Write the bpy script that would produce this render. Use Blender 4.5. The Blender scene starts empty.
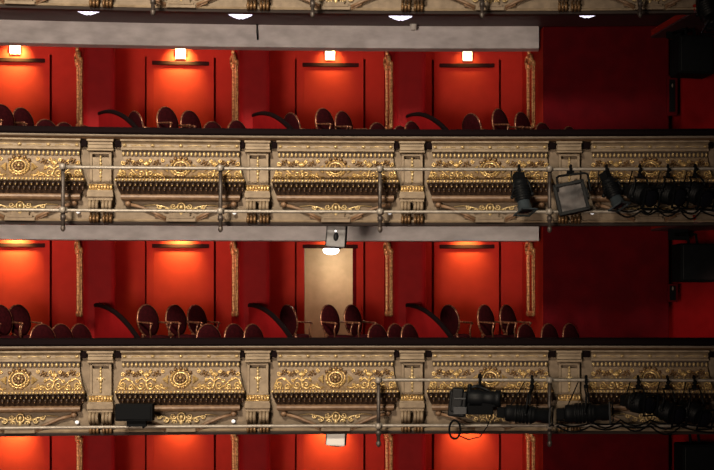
import bpy, math, random
from math import sin, cos, pi, sqrt, atan2, radians
from mathutils import Vector, Matrix, Euler
random.seed(7)
C = bpy.context.scene.collection

# ---------------------------------------------------------------- auditorium plan
# The balconies follow an arc of radius 44 m; d is the distance (m) behind the arc of the balcony fronts.
F_PX, U0, VH, R, CY, ZC = 1584.0, 480.0, 310.0, 44.0, -22.0, 4.2
STOREY = 2.91

def pol(ph, d):
    return ((R + d) * sin(ph), CY + (R + d) * cos(ph))

def plan(u, d):                      # where the sight line of photo column u meets the arc d metres behind the fronts
    t = (u - U0) / F_PX
    a = 1 + t * t; r = R + d
    y = (2 * CY + sqrt(4 * CY * CY - 4 * a * (CY * CY - r * r))) / (2 * a)
    return (t * y, y)

def phi(u, d=0.0):
    x, y = plan(u, d)
    return atan2(x, y - CY)

def zv(v, y=22.0):                   # height of photo row v at distance y
    return ZC + (VH - v) * y / F_PX

# ---------------------------------------------------------------- materials
def mat(name, col, rough=0.5, metal=0.0, noise=None, scale=30.0, bump=0.0, bscale=None, emit=None, estr=0.0, spec=0.5, stretch=None):
    m = bpy.data.materials.new(name); m.use_nodes = True
    nt = m.node_tree; b = nt.nodes['Principled BSDF']
    b.inputs['Base Color'].default_value = (*col, 1)
    b.inputs['Roughness'].default_value = rough
    b.inputs['Metallic'].default_value = metal
    b.inputs['Specular IOR Level'].default_value = spec
    if emit:
        b.inputs['Emission Color'].default_value = (*emit, 1)
        b.inputs['Emission Strength'].default_value = estr
    tc = nt.nodes.new('ShaderNodeTexCoord')
    src = tc.outputs['Object']
    if stretch:
        mp = nt.nodes.new('ShaderNodeMapping'); mp.inputs['Scale'].default_value = stretch
        nt.links.new(src, mp.inputs['Vector']); src = mp.outputs['Vector']
    n = nt.nodes.new('ShaderNodeTexNoise'); n.inputs['Scale'].default_value = scale
    n.inputs['Detail'].default_value = 5
    nt.links.new(src, n.inputs['Vector'])
    if noise:
        rp = nt.nodes.new('ShaderNodeValToRGB')
        rp.color_ramp.elements[0].position = 0.35; rp.color_ramp.elements[1].position = 0.68
        rp.color_ramp.elements[0].color = (*noise, 1); rp.color_ramp.elements[1].color = (*col, 1)
        nt.links.new(n.outputs['Fac'], rp.inputs['Fac'])
        nt.links.new(rp.outputs['Color'], b.inputs['Base Color'])
    if bump:
        n2 = nt.nodes.new('ShaderNodeTexNoise'); n2.inputs['Scale'].default_value = bscale or scale
        n2.inputs['Detail'].default_value = 4
        nt.links.new(tc.outputs['Object'], n2.inputs['Vector'])
        bp = nt.nodes.new('ShaderNodeBump'); bp.inputs['Strength'].default_value = bump; bp.inputs['Distance'].default_value = 0.01
        nt.links.new(n2.outputs['Fac'], bp.inputs['Height'])
        nt.links.new(bp.outputs['Normal'], b.inputs['Normal'])
    return m

M = {}
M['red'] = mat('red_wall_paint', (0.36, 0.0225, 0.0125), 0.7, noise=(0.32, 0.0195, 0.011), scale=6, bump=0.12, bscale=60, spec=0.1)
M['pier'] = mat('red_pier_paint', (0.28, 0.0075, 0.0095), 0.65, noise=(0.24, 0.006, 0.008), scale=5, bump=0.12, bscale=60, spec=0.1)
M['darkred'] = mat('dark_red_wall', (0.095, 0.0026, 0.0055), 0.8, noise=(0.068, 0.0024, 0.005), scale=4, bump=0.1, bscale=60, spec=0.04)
M['soffit'] = mat('maroon_soffit', (0.085, 0.03, 0.034), 0.6, noise=(0.065, 0.022, 0.026), scale=5)
M['beam'] = mat('grey_plaster', (0.78, 0.745, 0.77), 0.8, noise=(0.57, 0.54, 0.56), scale=3.2, bump=0.1, stretch=(1, 1, 2.2))
M['shadowred'] = mat('lintel_shadow', (0.022, 0.0025, 0.0025), 0.7, noise=(0.016, 0.002, 0.002), scale=8, spec=0.1)  # near-black red: the shadow gap over the doors is painted in
M['carpet'] = mat('dark_carpet', (0.05, 0.006, 0.008), 0.95, bump=0.3, scale=200)
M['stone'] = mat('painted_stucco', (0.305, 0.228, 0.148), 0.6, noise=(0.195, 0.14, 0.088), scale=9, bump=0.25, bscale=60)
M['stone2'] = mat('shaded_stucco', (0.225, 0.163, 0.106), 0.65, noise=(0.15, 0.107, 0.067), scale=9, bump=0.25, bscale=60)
M['ground'] = mat('frieze_ground', (0.25, 0.165, 0.085), 0.5, noise=(0.14, 0.085, 0.042), scale=22, bump=0.4, bscale=80)
M['gold'] = mat('gilding', (0.90, 0.67, 0.31), 0.36, metal=0.55, noise=(0.45, 0.27, 0.09), scale=40, bump=0.3, bscale=90)
M['palegold'] = mat('pale_gilding', (0.70, 0.53, 0.27), 0.38, metal=0.45, noise=(0.50, 0.36, 0.17), scale=40, bump=0.3, bscale=90)
M['bronze'] = mat('bronzed_leaf', (0.25, 0.145, 0.065), 0.42, metal=0.45, noise=(0.13, 0.07, 0.032), scale=35, bump=0.3, bscale=90)
M['fringe'] = mat('shaded_fringe', (0.055, 0.028, 0.016), 0.5, metal=0.2, noise=(0.022, 0.011, 0.007), scale=30, bump=0.3)  # shadow under the frieze painted into this tone; also the bead row ground
M['brown'] = mat('brown_moulding', (0.25, 0.15, 0.085), 0.5, noise=(0.15, 0.082, 0.045), scale=14, bump=0.15)
M['velvet'] = mat('dark_velvet_rail', (0.006, 0.0025, 0.003), 0.85, bump=0.3, scale=120, spec=0.08)
M['greyline'] = mat('grey_bead', (0.36, 0.29, 0.23), 0.45, noise=(0.28, 0.225, 0.18), scale=12)
M['edge'] = mat('dark_edge', (0.03, 0.02, 0.017), 0.6, bump=0.1)
M['pipe'] = mat('weathered_steel_pipe', (0.36, 0.32, 0.275), 0.45, metal=0.25, noise=(0.25, 0.215, 0.18), scale=18, bump=0.1)
M['post'] = mat('brown_post', (0.14, 0.115, 0.10), 0.45, metal=0.4, noise=(0.045, 0.034, 0.03), scale=9, bump=0.1)
M['black'] = mat('black_metal', (0.006, 0.007, 0.009), 0.5, spec=0.22, noise=(0.004, 0.005, 0.006), scale=12, bump=0.1)
M['blackmatt'] = mat('black_matt', (0.0045, 0.005, 0.006), 0.85, bump=0.2, scale=80, spec=0.12)
M['slate'] = mat('slate_metal', (0.065, 0.085, 0.10), 0.5, metal=0.2, noise=(0.045, 0.06, 0.07), scale=12)
M['panelgrey'] = mat('panel_grey', (0.03, 0.034, 0.04), 0.5, noise=(0.018, 0.02, 0.024), scale=20)
M['gel'] = mat('grey_filter_cloth', (0.17, 0.15, 0.145), 0.6, noise=(0.06, 0.055, 0.055), scale=7, bump=0.4, bscale=9)
M['lens'] = mat('lens_glass', (0.008, 0.009, 0.013), 0.15, spec=0.5)
M['chairvelvet'] = mat('wine_velvet', (0.034, 0.003, 0.005), 0.9, noise=(0.018, 0.0016, 0.0028), scale=30, bump=0.2, bscale=200, spec=0.06)
M['chairgilt'] = mat('worn_gilt_wood', (0.40, 0.17, 0.09), 0.3, metal=0.5, noise=(0.06, 0.02, 0.012), scale=30, bump=0.1)
M['chairwood'] = mat('dark_wood', (0.05, 0.02, 0.012), 0.4, noise=(0.03, 0.011, 0.007), scale=12, bump=0.1)
M['mirrorgilt'] = mat('mirror_gilt', (0.78, 0.49, 0.21), 0.4, metal=0.35, noise=(0.26, 0.12, 0.045), scale=30, bump=0.4, bscale=50)
M['mirrorglass'] = mat('mirror_glass', (0.30, 0.11, 0.08), 0.12, metal=0.9)
M['beige'] = mat('corridor_beige', (0.62, 0.44, 0.255), 0.75, noise=(0.55, 0.385, 0.22), scale=9, bump=0.1)
M['lampglow'] = mat('lamp_glow', (0.9, 0.9, 0.9), 0.4, emit=(1.0, 0.97, 0.95), estr=7.0)
M['crystal'] = mat('crystal_glow', (0.9, 0.9, 0.95), 0.3, emit=(0.86, 0.80, 1.0), estr=1.5)
M['signglow'] = mat('sign_glow', (0.9, 0.87, 0.8), 0.4, emit=(1.0, 0.90, 0.78), estr=0.6)
M['bulb'] = mat('small_bulb', (0.9, 0.88, 0.86), 0.3, emit=(1, 0.95, 0.95), estr=0.5)
M['white'] = mat('white_plastic', (0.72, 0.69, 0.66), 0.4, bump=0.05)
M['spkgrey'] = mat('speaker_grey', (0.23, 0.225, 0.23), 0.5, noise=(0.16, 0.155, 0.16), scale=14, bump=0.1)
M['whitelight'] = mat('white_led', (0.9, 0.9, 0.9), 0.3, emit=(1, 1, 1), estr=1.5)
M['brass'] = mat('brass', (0.55, 0.36, 0.12), 0.35, metal=0.8)

# ---------------------------------------------------------------- mesh builder
class MB:
    def __init__(s): s.v = []; s.f = []; s.m = []; s.sm = []
    def add(s, vs, fs, mi=0, smooth=False, mx=None):
        o = len(s.v)
        for p in vs:
            p = Vector(p)
            s.v.append(mx @ p if mx else p)
        for f in fs:
            s.f.append([i + o for i in f]); s.m.append(mi); s.sm.append(smooth)
        return s
    def box(s, c, d, mi=0, mx=None):
        x, y, z = c; a, b, e = d[0] / 2, d[1] / 2, d[2] / 2
        vs = [(x - a, y - b, z - e), (x + a, y - b, z - e), (x + a, y + b, z - e), (x - a, y + b, z - e),
              (x - a, y - b, z + e), (x + a, y - b, z + e), (x + a, y + b, z + e), (x - a, y + b, z + e)]
        return s.add(vs, [(0, 3, 2, 1), (4, 5, 6, 7), (0, 1, 5, 4), (1, 2, 6, 5), (2, 3, 7, 6), (3, 0, 4, 7)], mi, False, mx)
    def prism(s, poly, z0, z1, mi=0, mx=None):            # poly counter-clockwise in xy
        n = len(poly)
        vs = [(p[0], p[1], z0) for p in poly] + [(p[0], p[1], z1) for p in poly]
        fs = [tuple(range(n - 1, -1, -1)), tuple(range(n, 2 * n))] + [(i, (i + 1) % n, n + (i + 1) % n, n + i) for i in range(n)]
        return s.add(vs, fs, mi, False, mx)
    def tube(s, pts, r, n=8, mi=0, mx=None, flat=1.0):
        pts = [Vector(p) for p in pts]; N = len(pts)
        rs = r if isinstance(r, (list, tuple)) else [r] * N
        vs, fs = [], []
        up = None
        for i, p in enumerate(pts):
            t = (pts[min(i + 1, N - 1)] - pts[max(i - 1, 0)])
            if t.length < 1e-9: t = Vector((0, 0, 1))
            t.normalize()
            if up is None:
                up = Vector((0, 0, 1)) if abs(t.z) < 0.9 else Vector((0, 1, 0))
            a = up - t * up.dot(t)
            if a.length < 1e-4:
                a = Vector((1, 0, 0)) - t * t.x
            a.normalize(); up = a
            b = t.cross(a)
            for k in range(n):
                q = 2 * pi * k / n
                vs.append(p + (a * cos(q) + b * sin(q)) * rs[i])
        for i in range(N - 1):
            for k in range(n):
                fs.append((i * n + k, i * n + (k + 1) % n, (i + 1) * n + (k + 1) % n, (i + 1) * n + k))
        fs.append(tuple(range(n - 1, -1, -1))); fs.append(tuple((N - 1) * n + k for k in range(n)))
        return s.add(vs, fs, mi, True, mx)
    def ball(s, c, r, mi=0, nu=8, nv=5, mx=None):
        rx, ry, rz = r if isinstance(r, (list, tuple)) else (r, r, r)
        vs = [(c[0], c[1], c[2] - rz)]
        for j in range(1, nv):
            t = -pi / 2 + pi * j / nv
            for k in range(nu):
                q = 2 * pi * k / nu
                vs.append((c[0] + rx * cos(t) * cos(q), c[1] + ry * cos(t) * sin(q), c[2] + rz * sin(t)))
        vs.append((c[0], c[1], c[2] + rz)); L = len(vs) - 1
        fs = [(0, 1 + (k + 1) % nu, 1 + k) for k in range(nu)]
        for j in range(nv - 2):
            for k in range(nu):
                a = 1 + j * nu
                fs.append((a + k, a + (k + 1) % nu, a + nu + (k + 1) % nu, a + nu + k))
        a = 1 + (nv - 2) * nu
        fs += [(a + k, a + (k + 1) % nu, L) for k in range(nu)]
        return s.add(vs, fs, mi, True, mx)
    def lathe(s, prof, n=20, mi=0, mx=None, smooth=True):     # prof (r, z) bottom to top, about z
        vs, fs = [], []
        for r, z in prof:
            for k in range(n):
                q = 2 * pi * k / n
                vs.append((r * cos(q), r * sin(q), z))
        for i in range(len(prof) - 1):
            for k in range(n):
                fs.append((i * n + k, i * n + (k + 1) % n, (i + 1) * n + (k + 1) % n, (i + 1) * n + k))
        fs.append(tuple(range(n - 1, -1, -1))); fs.append(tuple((len(prof) - 1) * n + k for k in range(n)))
        return s.add(vs, fs, mi, smooth, mx)
    def torus(s, c, a, b, r, axis='y', n=28, k=7, mi=0, mx=None):   # elliptical ring in the xz plane (axis y) or xy plane (axis z)
        pts = []
        vs, fs = [], []
        for i in range(n):
            q = 2 * pi * i / n
            for j in range(k):
                w = 2 * pi * j / k
                x = (a + r * cos(w)) * cos(q); z = (b + r * cos(w)) * sin(q); y = r * sin(w)
                vs.append((c[0] + x, c[1] + y, c[2] + z) if axis == 'y' else (c[0] + x, c[1] + z, c[2] + y))
        for i in range(n):
            for j in range(k):
                fs.append((i * k + j, i * k + (j + 1) % k, ((i + 1) % n) * k + (j + 1) % k, ((i + 1) % n) * k + j))
        return s.add(vs, fs, mi, True, mx)
    def arcslab(s, pa, pb, d0, d1, z0, z1, mi=0, n=None):     # a slab along the plan arc between two plan angles
        n = n or max(1, int(abs(pb - pa) * R / 0.35))
        vs, fs = [], []
        for i in range(n + 1):
            p = pa + (pb - pa) * i / n
            for d, z in ((d0, z0), (d1, z0), (d1, z1), (d0, z1)):
                x, y = pol(p, d); vs.append((x, y, z))
        for i in range(n):
            for k in range(4):
                a = i * 4 + k; b = i * 4 + (k + 1) % 4
                fs.append((a, a + 4, b + 4, b))
        fs.append((0, 1, 2, 3)); e = n * 4; fs.append((e + 3, e + 2, e + 1, e))
        return s.add(vs, fs, mi)
    def sweep(s, prof, pa, pb, mi=0, n=None, smooth=False):    # closed profile (d, z) swept along the arc
        n = n or max(1, int(abs(pb - pa) * R / 0.3)); K = len(prof)
        vs, fs = [], []
        for i in range(n + 1):
            p = pa + (pb - pa) * i / n
            for d, z in prof:
                x, y = pol(p, d); vs.append((x, y, z))
        for i in range(n):
            for k in range(K):
                a = i * K + k; b = i * K + (k + 1) % K
                fs.append((a, a + K, b + K, b))
        fs.append(tuple(range(K))); fs.append(tuple(n * K + k for k in range(K - 1, -1, -1)))
        return s.add(vs, fs, mi, smooth)
    def build(s, name, mats, parent=None, bevel=0.0, seg=2):
        me = bpy.data.meshes.new(name)
        me.from_pydata([tuple(v) for v in s.v], [], s.f)
        for m in (mats if isinstance(mats, (list, tuple)) else [mats]): me.materials.append(m)
        for p, mi, sm in zip(me.polygons, s.m, s.sm): p.material_index = mi; p.use_smooth = sm
        import bmesh
        bm = bmesh.new(); bm.from_mesh(me); bmesh.ops.recalc_face_normals(bm, faces=bm.faces); bm.to_mesh(me); bm.free()
        me.update()
        o = bpy.data.objects.new(name, me); C.objects.link(o)
        if parent: o.parent = parent
        if bevel:
            b = o.modifiers.new('bevel', 'BEVEL'); b.width = bevel; b.segments = seg; b.limit_method = 'ANGLE'
        return o

def tag(o, label=None, cat=None, group=None, kind=None):
    if label: o['label'] = label
    if cat: o['category'] = cat
    if group: o['group'] = group
    if kind: o['kind'] = kind
    return o

def thing(name, label, cat, loc=(0, 0, 0), rz=0.0, group=None):
    o = bpy.data.objects.new(name, None); C.objects.link(o)
    o.location = loc; o.rotation_euler = (0, 0, rz); o.empty_display_size = 0.1
    return tag(o, label, cat, group)

def struct(o):
    o['kind'] = 'structure'; return o

def copy_tree(o, parent=None):
    c = o.copy(); C.objects.link(c)
    if parent: c.parent = parent
    for ch in list(o.children): copy_tree(ch, c)
    return c

LV = {'bottom': -1, 'lower': 0, 'upper': 1, 'top': 2}
def off(level): return STOREY * LV[level]
ORD = ['first', 'second', 'third', 'fourth', 'fifth', 'sixth']

# ---------------------------------------------------------------- shell
PA, PB = phi(-170), phi(800)
FLOOR_F, FLOOR_R = ZC - 1.13, ZC - 0.85           # front and rear floor of the lower balcony
SOFFIT = ZC - 1.53
WALL_D = 3.5
# plan points of the piers: left face back, left face front, right front, right back  (photo column, depth)
PIERS = [((76, 3.5), (84, 2.4), (115.5, 2.4), (112, 3.6)), ((231, 3.5), (240, 2.4), (270.5, 2.4), (266, 3.6)),
         ((383, 3.5), (395, 2.4), (426, 2.4), (421, 3.6))]
DOORS = [(-19, 51), (146, 215), (296, 364.5), (433, 500)]
GROOVE_TOP = ZC + 1.12

# the rows of chairs run slantwise in each box: the rear row stands on a slanted platform
def rear_d(u, uref): return 1.52 + (u - uref) * .0175
PLATFORM = {'lower': [(0, -40, 90), (148, 122, 245), (330, 276, 400), (486, 434, 519)], 'upper': [(2, -40, 90), (167, 122, 245), (325, 276, 400), (500, 434, 519)], 'top': []}
for lv in ('bottom', 'lower', 'upper', 'top'):
    z = off(lv)
    if lv != 'bottom':
        m = MB()
        m.arcslab(PA, PB, 0.12, 3.5, SOFFIT + 0.2 + z, FLOOR_F + z)
        m.arcslab(PA, PB, 3.5, 5.3, SOFFIT + 0.2 + z, FLOOR_R + z)
        for uref, ul, ur in PLATFORM[lv]:
            pl = [plan(ul, rear_d(ul, uref) - .34), plan((ul + ur) / 2, rear_d((ul + ur) / 2, uref) - .34), plan(ur, rear_d(ur, uref) - .34), plan(ur - 4, 3.5), plan(ul - 8, 3.5)]
            m.prism(pl, FLOOR_F + z - .02, FLOOR_R + z)
        struct(m.build('floor', M['carpet']))
        struct(MB().arcslab(PA, PB, 0.10, 5.3, SOFFIT + z, SOFFIT + 0.2 + z).build('ceiling', M['soffit']))
    else:
        m = MB(); m.arcslab(PA, PB, 0.12, 5.3, FLOOR_F + z - 0.3, FLOOR_R + z)
        struct(m.build('floor', M['carpet']))
    if lv == 'top': continue
    ztop = SOFFIT + STOREY + z; zbot = FLOOR_R + z
    # rear wall: upper band, then panels between the door surrounds with a shadow gap beside each surround
    m = MB()
    pe = phi(548, WALL_D)
    m.arcslab(PA, pe, WALL_D, WALL_D + 0.12, GROOVE_TOP + z, ztop)
    edges = [-170]
    for a, b in DOORS: edges += [a - 1.0, b + 1.0]
    edges += [548]
    for i in range(0, len(edges), 2):
        m.arcslab(phi(edges[i], WALL_D), phi(edges[i + 1], WALL_D), WALL_D, WALL_D + 0.12, zbot, GROOVE_TOP + z)
    op = DOORS[2]
    for i in range(0, 8, 2):                         # backing behind the gaps
        a, b = DOORS[i // 2]
        for c in (a, b):
            m.arcslab(phi(c - 3, WALL_D), phi(c + 3, WALL_D), WALL_D + 0.12, WALL_D + 0.2, zbot, GROOVE_TOP + z)
    struct(m.build('wall_back', M['red']))

# piers
for lv in ('bottom', 'lower', 'upper'):
    z = off(lv)
    for k, P in enumerate(PIERS):
        pts = [plan(*q) for q in P]
        m = MB(); m.prism([pts[1], pts[2], pts[3], pts[0]], FLOOR_R + z, SOFFIT + STOREY + z)
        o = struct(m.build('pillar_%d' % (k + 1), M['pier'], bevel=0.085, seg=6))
        for p in o.data.polygons: p.use_smooth = False
    # beam under the soffit
struct_n = 0
for lv in ('bottom', 'lower', 'upper'):
    z = off(lv)
    struct_n += 1
    m = MB(); m.arcslab(PA, phi(539, 1.95), 1.95, 2.25, ZC + 1.045 + z, ZC + 1.385 + z)
    struct(m.build('trim_%d' % struct_n, M['beam'], bevel=0.008))

# dark wall that closes the boxes on the right, with the jamb carrying the last mirrors
JA, JB = (522, 3.5), (543, 1.95)
m = MB()
zz0, zz1 = FLOOR_F + off('bottom') - 0.3, SOFFIT + off('top')
pl = [plan(*JB)] + [plan(543 + (669 - 543) * i / 5.0, 1.95) for i in range(1, 6)] + [plan(669, 3.6), plan(530, 3.6), plan(*JA)]
for lv in ('bottom', 'lower', 'upper'):
    z = off(lv)
    m.prism(pl, FLOOR_R + z, SOFFIT + STOREY + z)
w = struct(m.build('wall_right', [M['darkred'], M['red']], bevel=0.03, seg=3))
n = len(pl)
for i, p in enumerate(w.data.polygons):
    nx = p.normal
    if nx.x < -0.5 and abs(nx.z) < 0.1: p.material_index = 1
# angled side wall further right
pl = [plan(669, 2.35), plan(770, 1.0), plan(770, 3.4), plan(669, 3.4)]
m = MB()
for lv in ('bottom', 'lower', 'upper'):
    z = off(lv); m.prism(pl, FLOOR_R - 0.3 + z, SOFFIT + STOREY + z)
struct(m.build('wall_side', M['pier']))
# red edged ledge running forward over each side box
for k, lv in enumerate(('lower', 'upper')):
    z = off(lv)
    m = MB()
    a, b, c, d = plan(648, 2.1), plan(694, -0.05), plan(760, 0.1), plan(760, 2.1)
    m.prism([a, b, c, d], ZC + 1.19 + z, ZC + 1.22 + z, 0)
    m.prism([a, b, (b[0] + .03, b[1] + .02), (a[0] + .03, a[1] + .02)], ZC + 1.22 + z, ZC + 1.31 + z, 1)
    struct(m.build('trim_%d' % (4 + k), [M['soffit'], M['red']]))

# ---------------------------------------------------------------- doors
def door(n, lv, a, b, opened=False):
    z = off(lv); z0 = FLOOR_R + z; z1 = GROOVE_TOP + z
    lin = ZC + 1.03 + z
    pa, pb = phi(a + 1.0, WALL_D), phi(b - 1.0, WALL_D)
    ia, ib = phi(a + (8.3 if opened else 8), WALL_D), phi(b - (8 if opened else 7), WALL_D)
    m = MB()
    m.arcslab(pa, ia, WALL_D - 0.05, WALL_D + 0.12, z0, z1)
    m.arcslab(ib, pb, WALL_D - 0.05, WALL_D + 0.12, z0, z1)
    m.arcslab(ia, ib, WALL_D - 0.05, WALL_D + 0.12, lin, z1)
    root = struct(m.build('door_%d' % n, M['red']))
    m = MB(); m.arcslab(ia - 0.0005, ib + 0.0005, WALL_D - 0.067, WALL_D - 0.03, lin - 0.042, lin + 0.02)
    m.build('lintel', M['shadowred'], root, bevel=0.008)  # its dark colour carries the shadow gap above the leaf
    if not opened:
        MB().arcslab(ia, ib, WALL_D - 0.03, WALL_D + 0.03, z0, lin).build('door_leaf', M['red'], root)
    else:
        x, y = pol(ib, WALL_D + 0.02); ux, uy = sin(ib - 0.02), cos(ib - 0.02)
        # leaf swung into the corridor, seen edge-on
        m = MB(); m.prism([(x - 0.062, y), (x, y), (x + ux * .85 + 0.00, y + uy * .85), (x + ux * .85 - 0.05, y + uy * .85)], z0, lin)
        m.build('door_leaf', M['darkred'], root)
    return root
dn = 0
for lv in ('upper', 'lower', 'bottom'):
    for k, (a, b) in enumerate(DOORS):
        dn += 1
        door(dn, lv, a, b, opened=(lv == 'lower' and k == 2))
# corridor behind the open door
z = off('lower')
ca, cb = phi(285, WALL_D), phi(375, WALL_D)
m = MB(); m.arcslab(ca, cb, 4.9, 5.0, FLOOR_R, SOFFIT + STOREY)
struct(m.build('wall_corridor', M['beige']))
m = MB(); m.arcslab(ca - .004, ca, 3.7, 5.0, FLOOR_R, SOFFIT + STOREY); m.arcslab(cb, cb + .004, 3.7, 5.0, FLOOR_R, SOFFIT + STOREY)
struct(m.build('wall_corridor_side', M['beige']))
x, y = plan(331, 4.5)
t = thing('ceiling_lamp', 'glowing white oval lamp hanging in the beige corridor behind the open door', 'lamp', (x, y, zv(250.5, y)))
MB().ball((0, 0, 0), (0.135, 0.135, 0.07), nu=20, nv=10).build('lamp_shade', M['lampglow'], t)
MB().tube([(0, 0, 0.05), (0, 0, SOFFIT + STOREY - zv(250.5, y))], 0.012).build('stem', M['brass'], t)

# ---------------------------------------------------------------- gilt mirrors on the pier sides
def mirror_mesh():
    root = thing('gilt_mirror', 'x', 'mirror')
    W, H = 0.40, 0.96
    m = MB()
    for sx in (-1, 1):
        m.box((sx * W / 2, -0.014, H / 2), (0.08, 0.028, H))
        m.tube([(sx * (W / 2 - .02), -0.028, 0.03), (sx * (W / 2 - .02), -0.028, H - .03)], 0.014)
        m.tube([(sx * (W / 2 + .03), -0.026, 0.0), (sx * (W / 2 + .03), -0.026, H)], 0.012)
        m.ball((sx * W / 2, -0.02, 0.0), (.05, .035, .05)); m.ball((sx * W / 2, -0.02, H), (.06, .045, .06))
    m.box((0, -0.014, 0.0), (W, 0.028, 0.08)); m.box((0, -0.014, H), (W, 0.028, 0.08))
    m.build('frame', M['mirrorgilt'], root, bevel=0.01)
    m = MB()
    m.ball((0, -0.03, H + 0.1), (0.10, 0.04, 0.10))
    for sx in (-1, 1):
        m.tube([(sx * .06, -.05, H + .14), (sx * .16, -.05, H + .13), (sx * .24, -.05, H + .06), (sx * .20, -.05, H + .02), (sx * .15, -.05, H + .06)], [.03, .028, .022, .018, .014])
    m.ball((0, -0.05, H + 0.2), (0.04, .03, .06))
    m.build('crest', M['mirrorgilt'], root)
    MB().box((0, -0.012, H / 2), (W - .06, 0.012, H - .06)).build('mirror_glass', M['mirrorglass'], root)
    return root
mir = mirror_mesh(); used = False
faces = [(P[0], P[1]) for P in PIERS] + [(JA, JB)]
bayname = ['first pier', 'second pier', 'third pier', 'dark end wall']
lvn = {'upper': 'on the upper balcony', 'lower': 'on the lower balcony', 'bottom': 'below the lower balcony'}
zb = {'upper': ZC - 0.055 + STOREY, 'lower': ZC - 0.055, 'bottom': ZC - 0.055 - STOREY}
for lv in ('upper', 'lower', 'bottom'):
    for k, (A, B) in enumerate(faces):
        a, b = Vector(plan(*A)), Vector(plan(*B))
        t = (b - a); L = t.length; t.normalize()
        c = a + t * (0.62 * L if k < 3 else 0.50 * L)
        o = mir if not used else copy_tree(mir); used = True
        # local +x along the face towards the auditorium, local -y out of the face
        o.location = (c.x, c.y, zb[lv]); nrm = Vector((t.y, -t.x))
        if nrm.x > 0: nrm = -nrm
        o.rotation_euler = (0, 0, atan2(-nrm.y, -nrm.x) - pi / 2)
        o.location += Vector((nrm.x, nrm.y, 0)) * 0.005
        o['label'] = 'narrow gilt-framed mirror ' + lvn[lv] + ', on the ' + ('side of the ' + bayname[k] + ' from left' if k < 3 else 'jamb beside the dark end wall')
        o['group'] = 'gilt mirrors on the piers'

# ---------------------------------------------------------------- illuminated boxes over the upper doors
sg = None
for k, (u, v) in enumerate([(15, 48.5), (180.5, 53.5), (330, 54.5), (467.5, 55.5)]):
    x, y = plan(u, WALL_D - .06)
    lab = 'small white lit box above the ' + ORD[k] + ' door from left on the upper balcony'
    if sg is None:
        sg = thing('wall_light', lab, 'wall light', group='white lit boxes above the upper doors')
        MB().box((0, 0.02, 0), (0.165, 0.06, 0.185)).build('housing', M['white'], sg, bevel=0.01)
        MB().box((0, -0.014, -0.01), (0.145, 0.012, 0.155)).build('diffuser', M['signglow'], sg, bevel=0.004)
        MB().box((0.0, -0.024, 0.045), (0.085, 0.01, 0.012)).build('slot', M['edge'], sg)
        o = sg
    else:
        o = copy_tree(sg); o['label'] = lab
    o.location = (x, y, zv(v, y)); o.rotation_euler = (0, 0, -phi(u, WALL_D))

# ---------------------------------------------------------------- balcony fronts
def H(v): return (433.0 - v) / 72.0               # height above the bottom edge, from the row on the lower front
BASEZ = ZC + (VH - 433.0) / 72.0

def fr_y(h):                                         # face of the bulging frieze
    hs = [H(367), H(374), H(380), H(385), H(389)]; ys = [-.085, -.105, -.140, -.185, -.235]
    h = max(min(h, hs[0]), hs[-1])
    for i in range(4):
        if hs[i] >= h >= hs[i + 1]:
            t = (hs[i] - h) / (hs[i] - hs[i + 1]); return ys[i] + (ys[i + 1] - ys[i]) * t
    return ys[-1]
def fr_hw(h):
    t = (H(367) - h) / (H(367) - H(389)); return .795 + .07 * max(0, min(1, t)) ** 1.5

def spiral(cx, ch, r0, r1, a0, turns, n=18):
    out = []
    for i in range(n + 1):
        t = i / n; a = a0 + turns * 2 * pi * t; r = r0 + (r1 - r0) * t
        out.append((cx + r * cos(a), ch + r * sin(a)))
    return out
def onfrieze(p2, lift=.012):
    return [(x, fr_y(h) - lift, h) for x, h in p2]

def loft(m, rows, mi_of, yb=0.04):
    for i in range(len(rows) - 1):
        (y0, h0, w0), (y1, h1, w1) = rows[i], rows[i + 1]
        m.add([(-w0, y0, h0), (w0, y0, h0), (w1, y1, h1), (-w1, y1, h1)], [(0, 1, 2, 3)], mi_of(i))
        for sx in (-1, 1):
            m.add([(sx * w0, y0, h0), (sx * w1, y1, h1), (sx * w1, yb, h1), (sx * w0, yb, h0)], [(0, 1, 2, 3)], mi_of(i))

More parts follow.
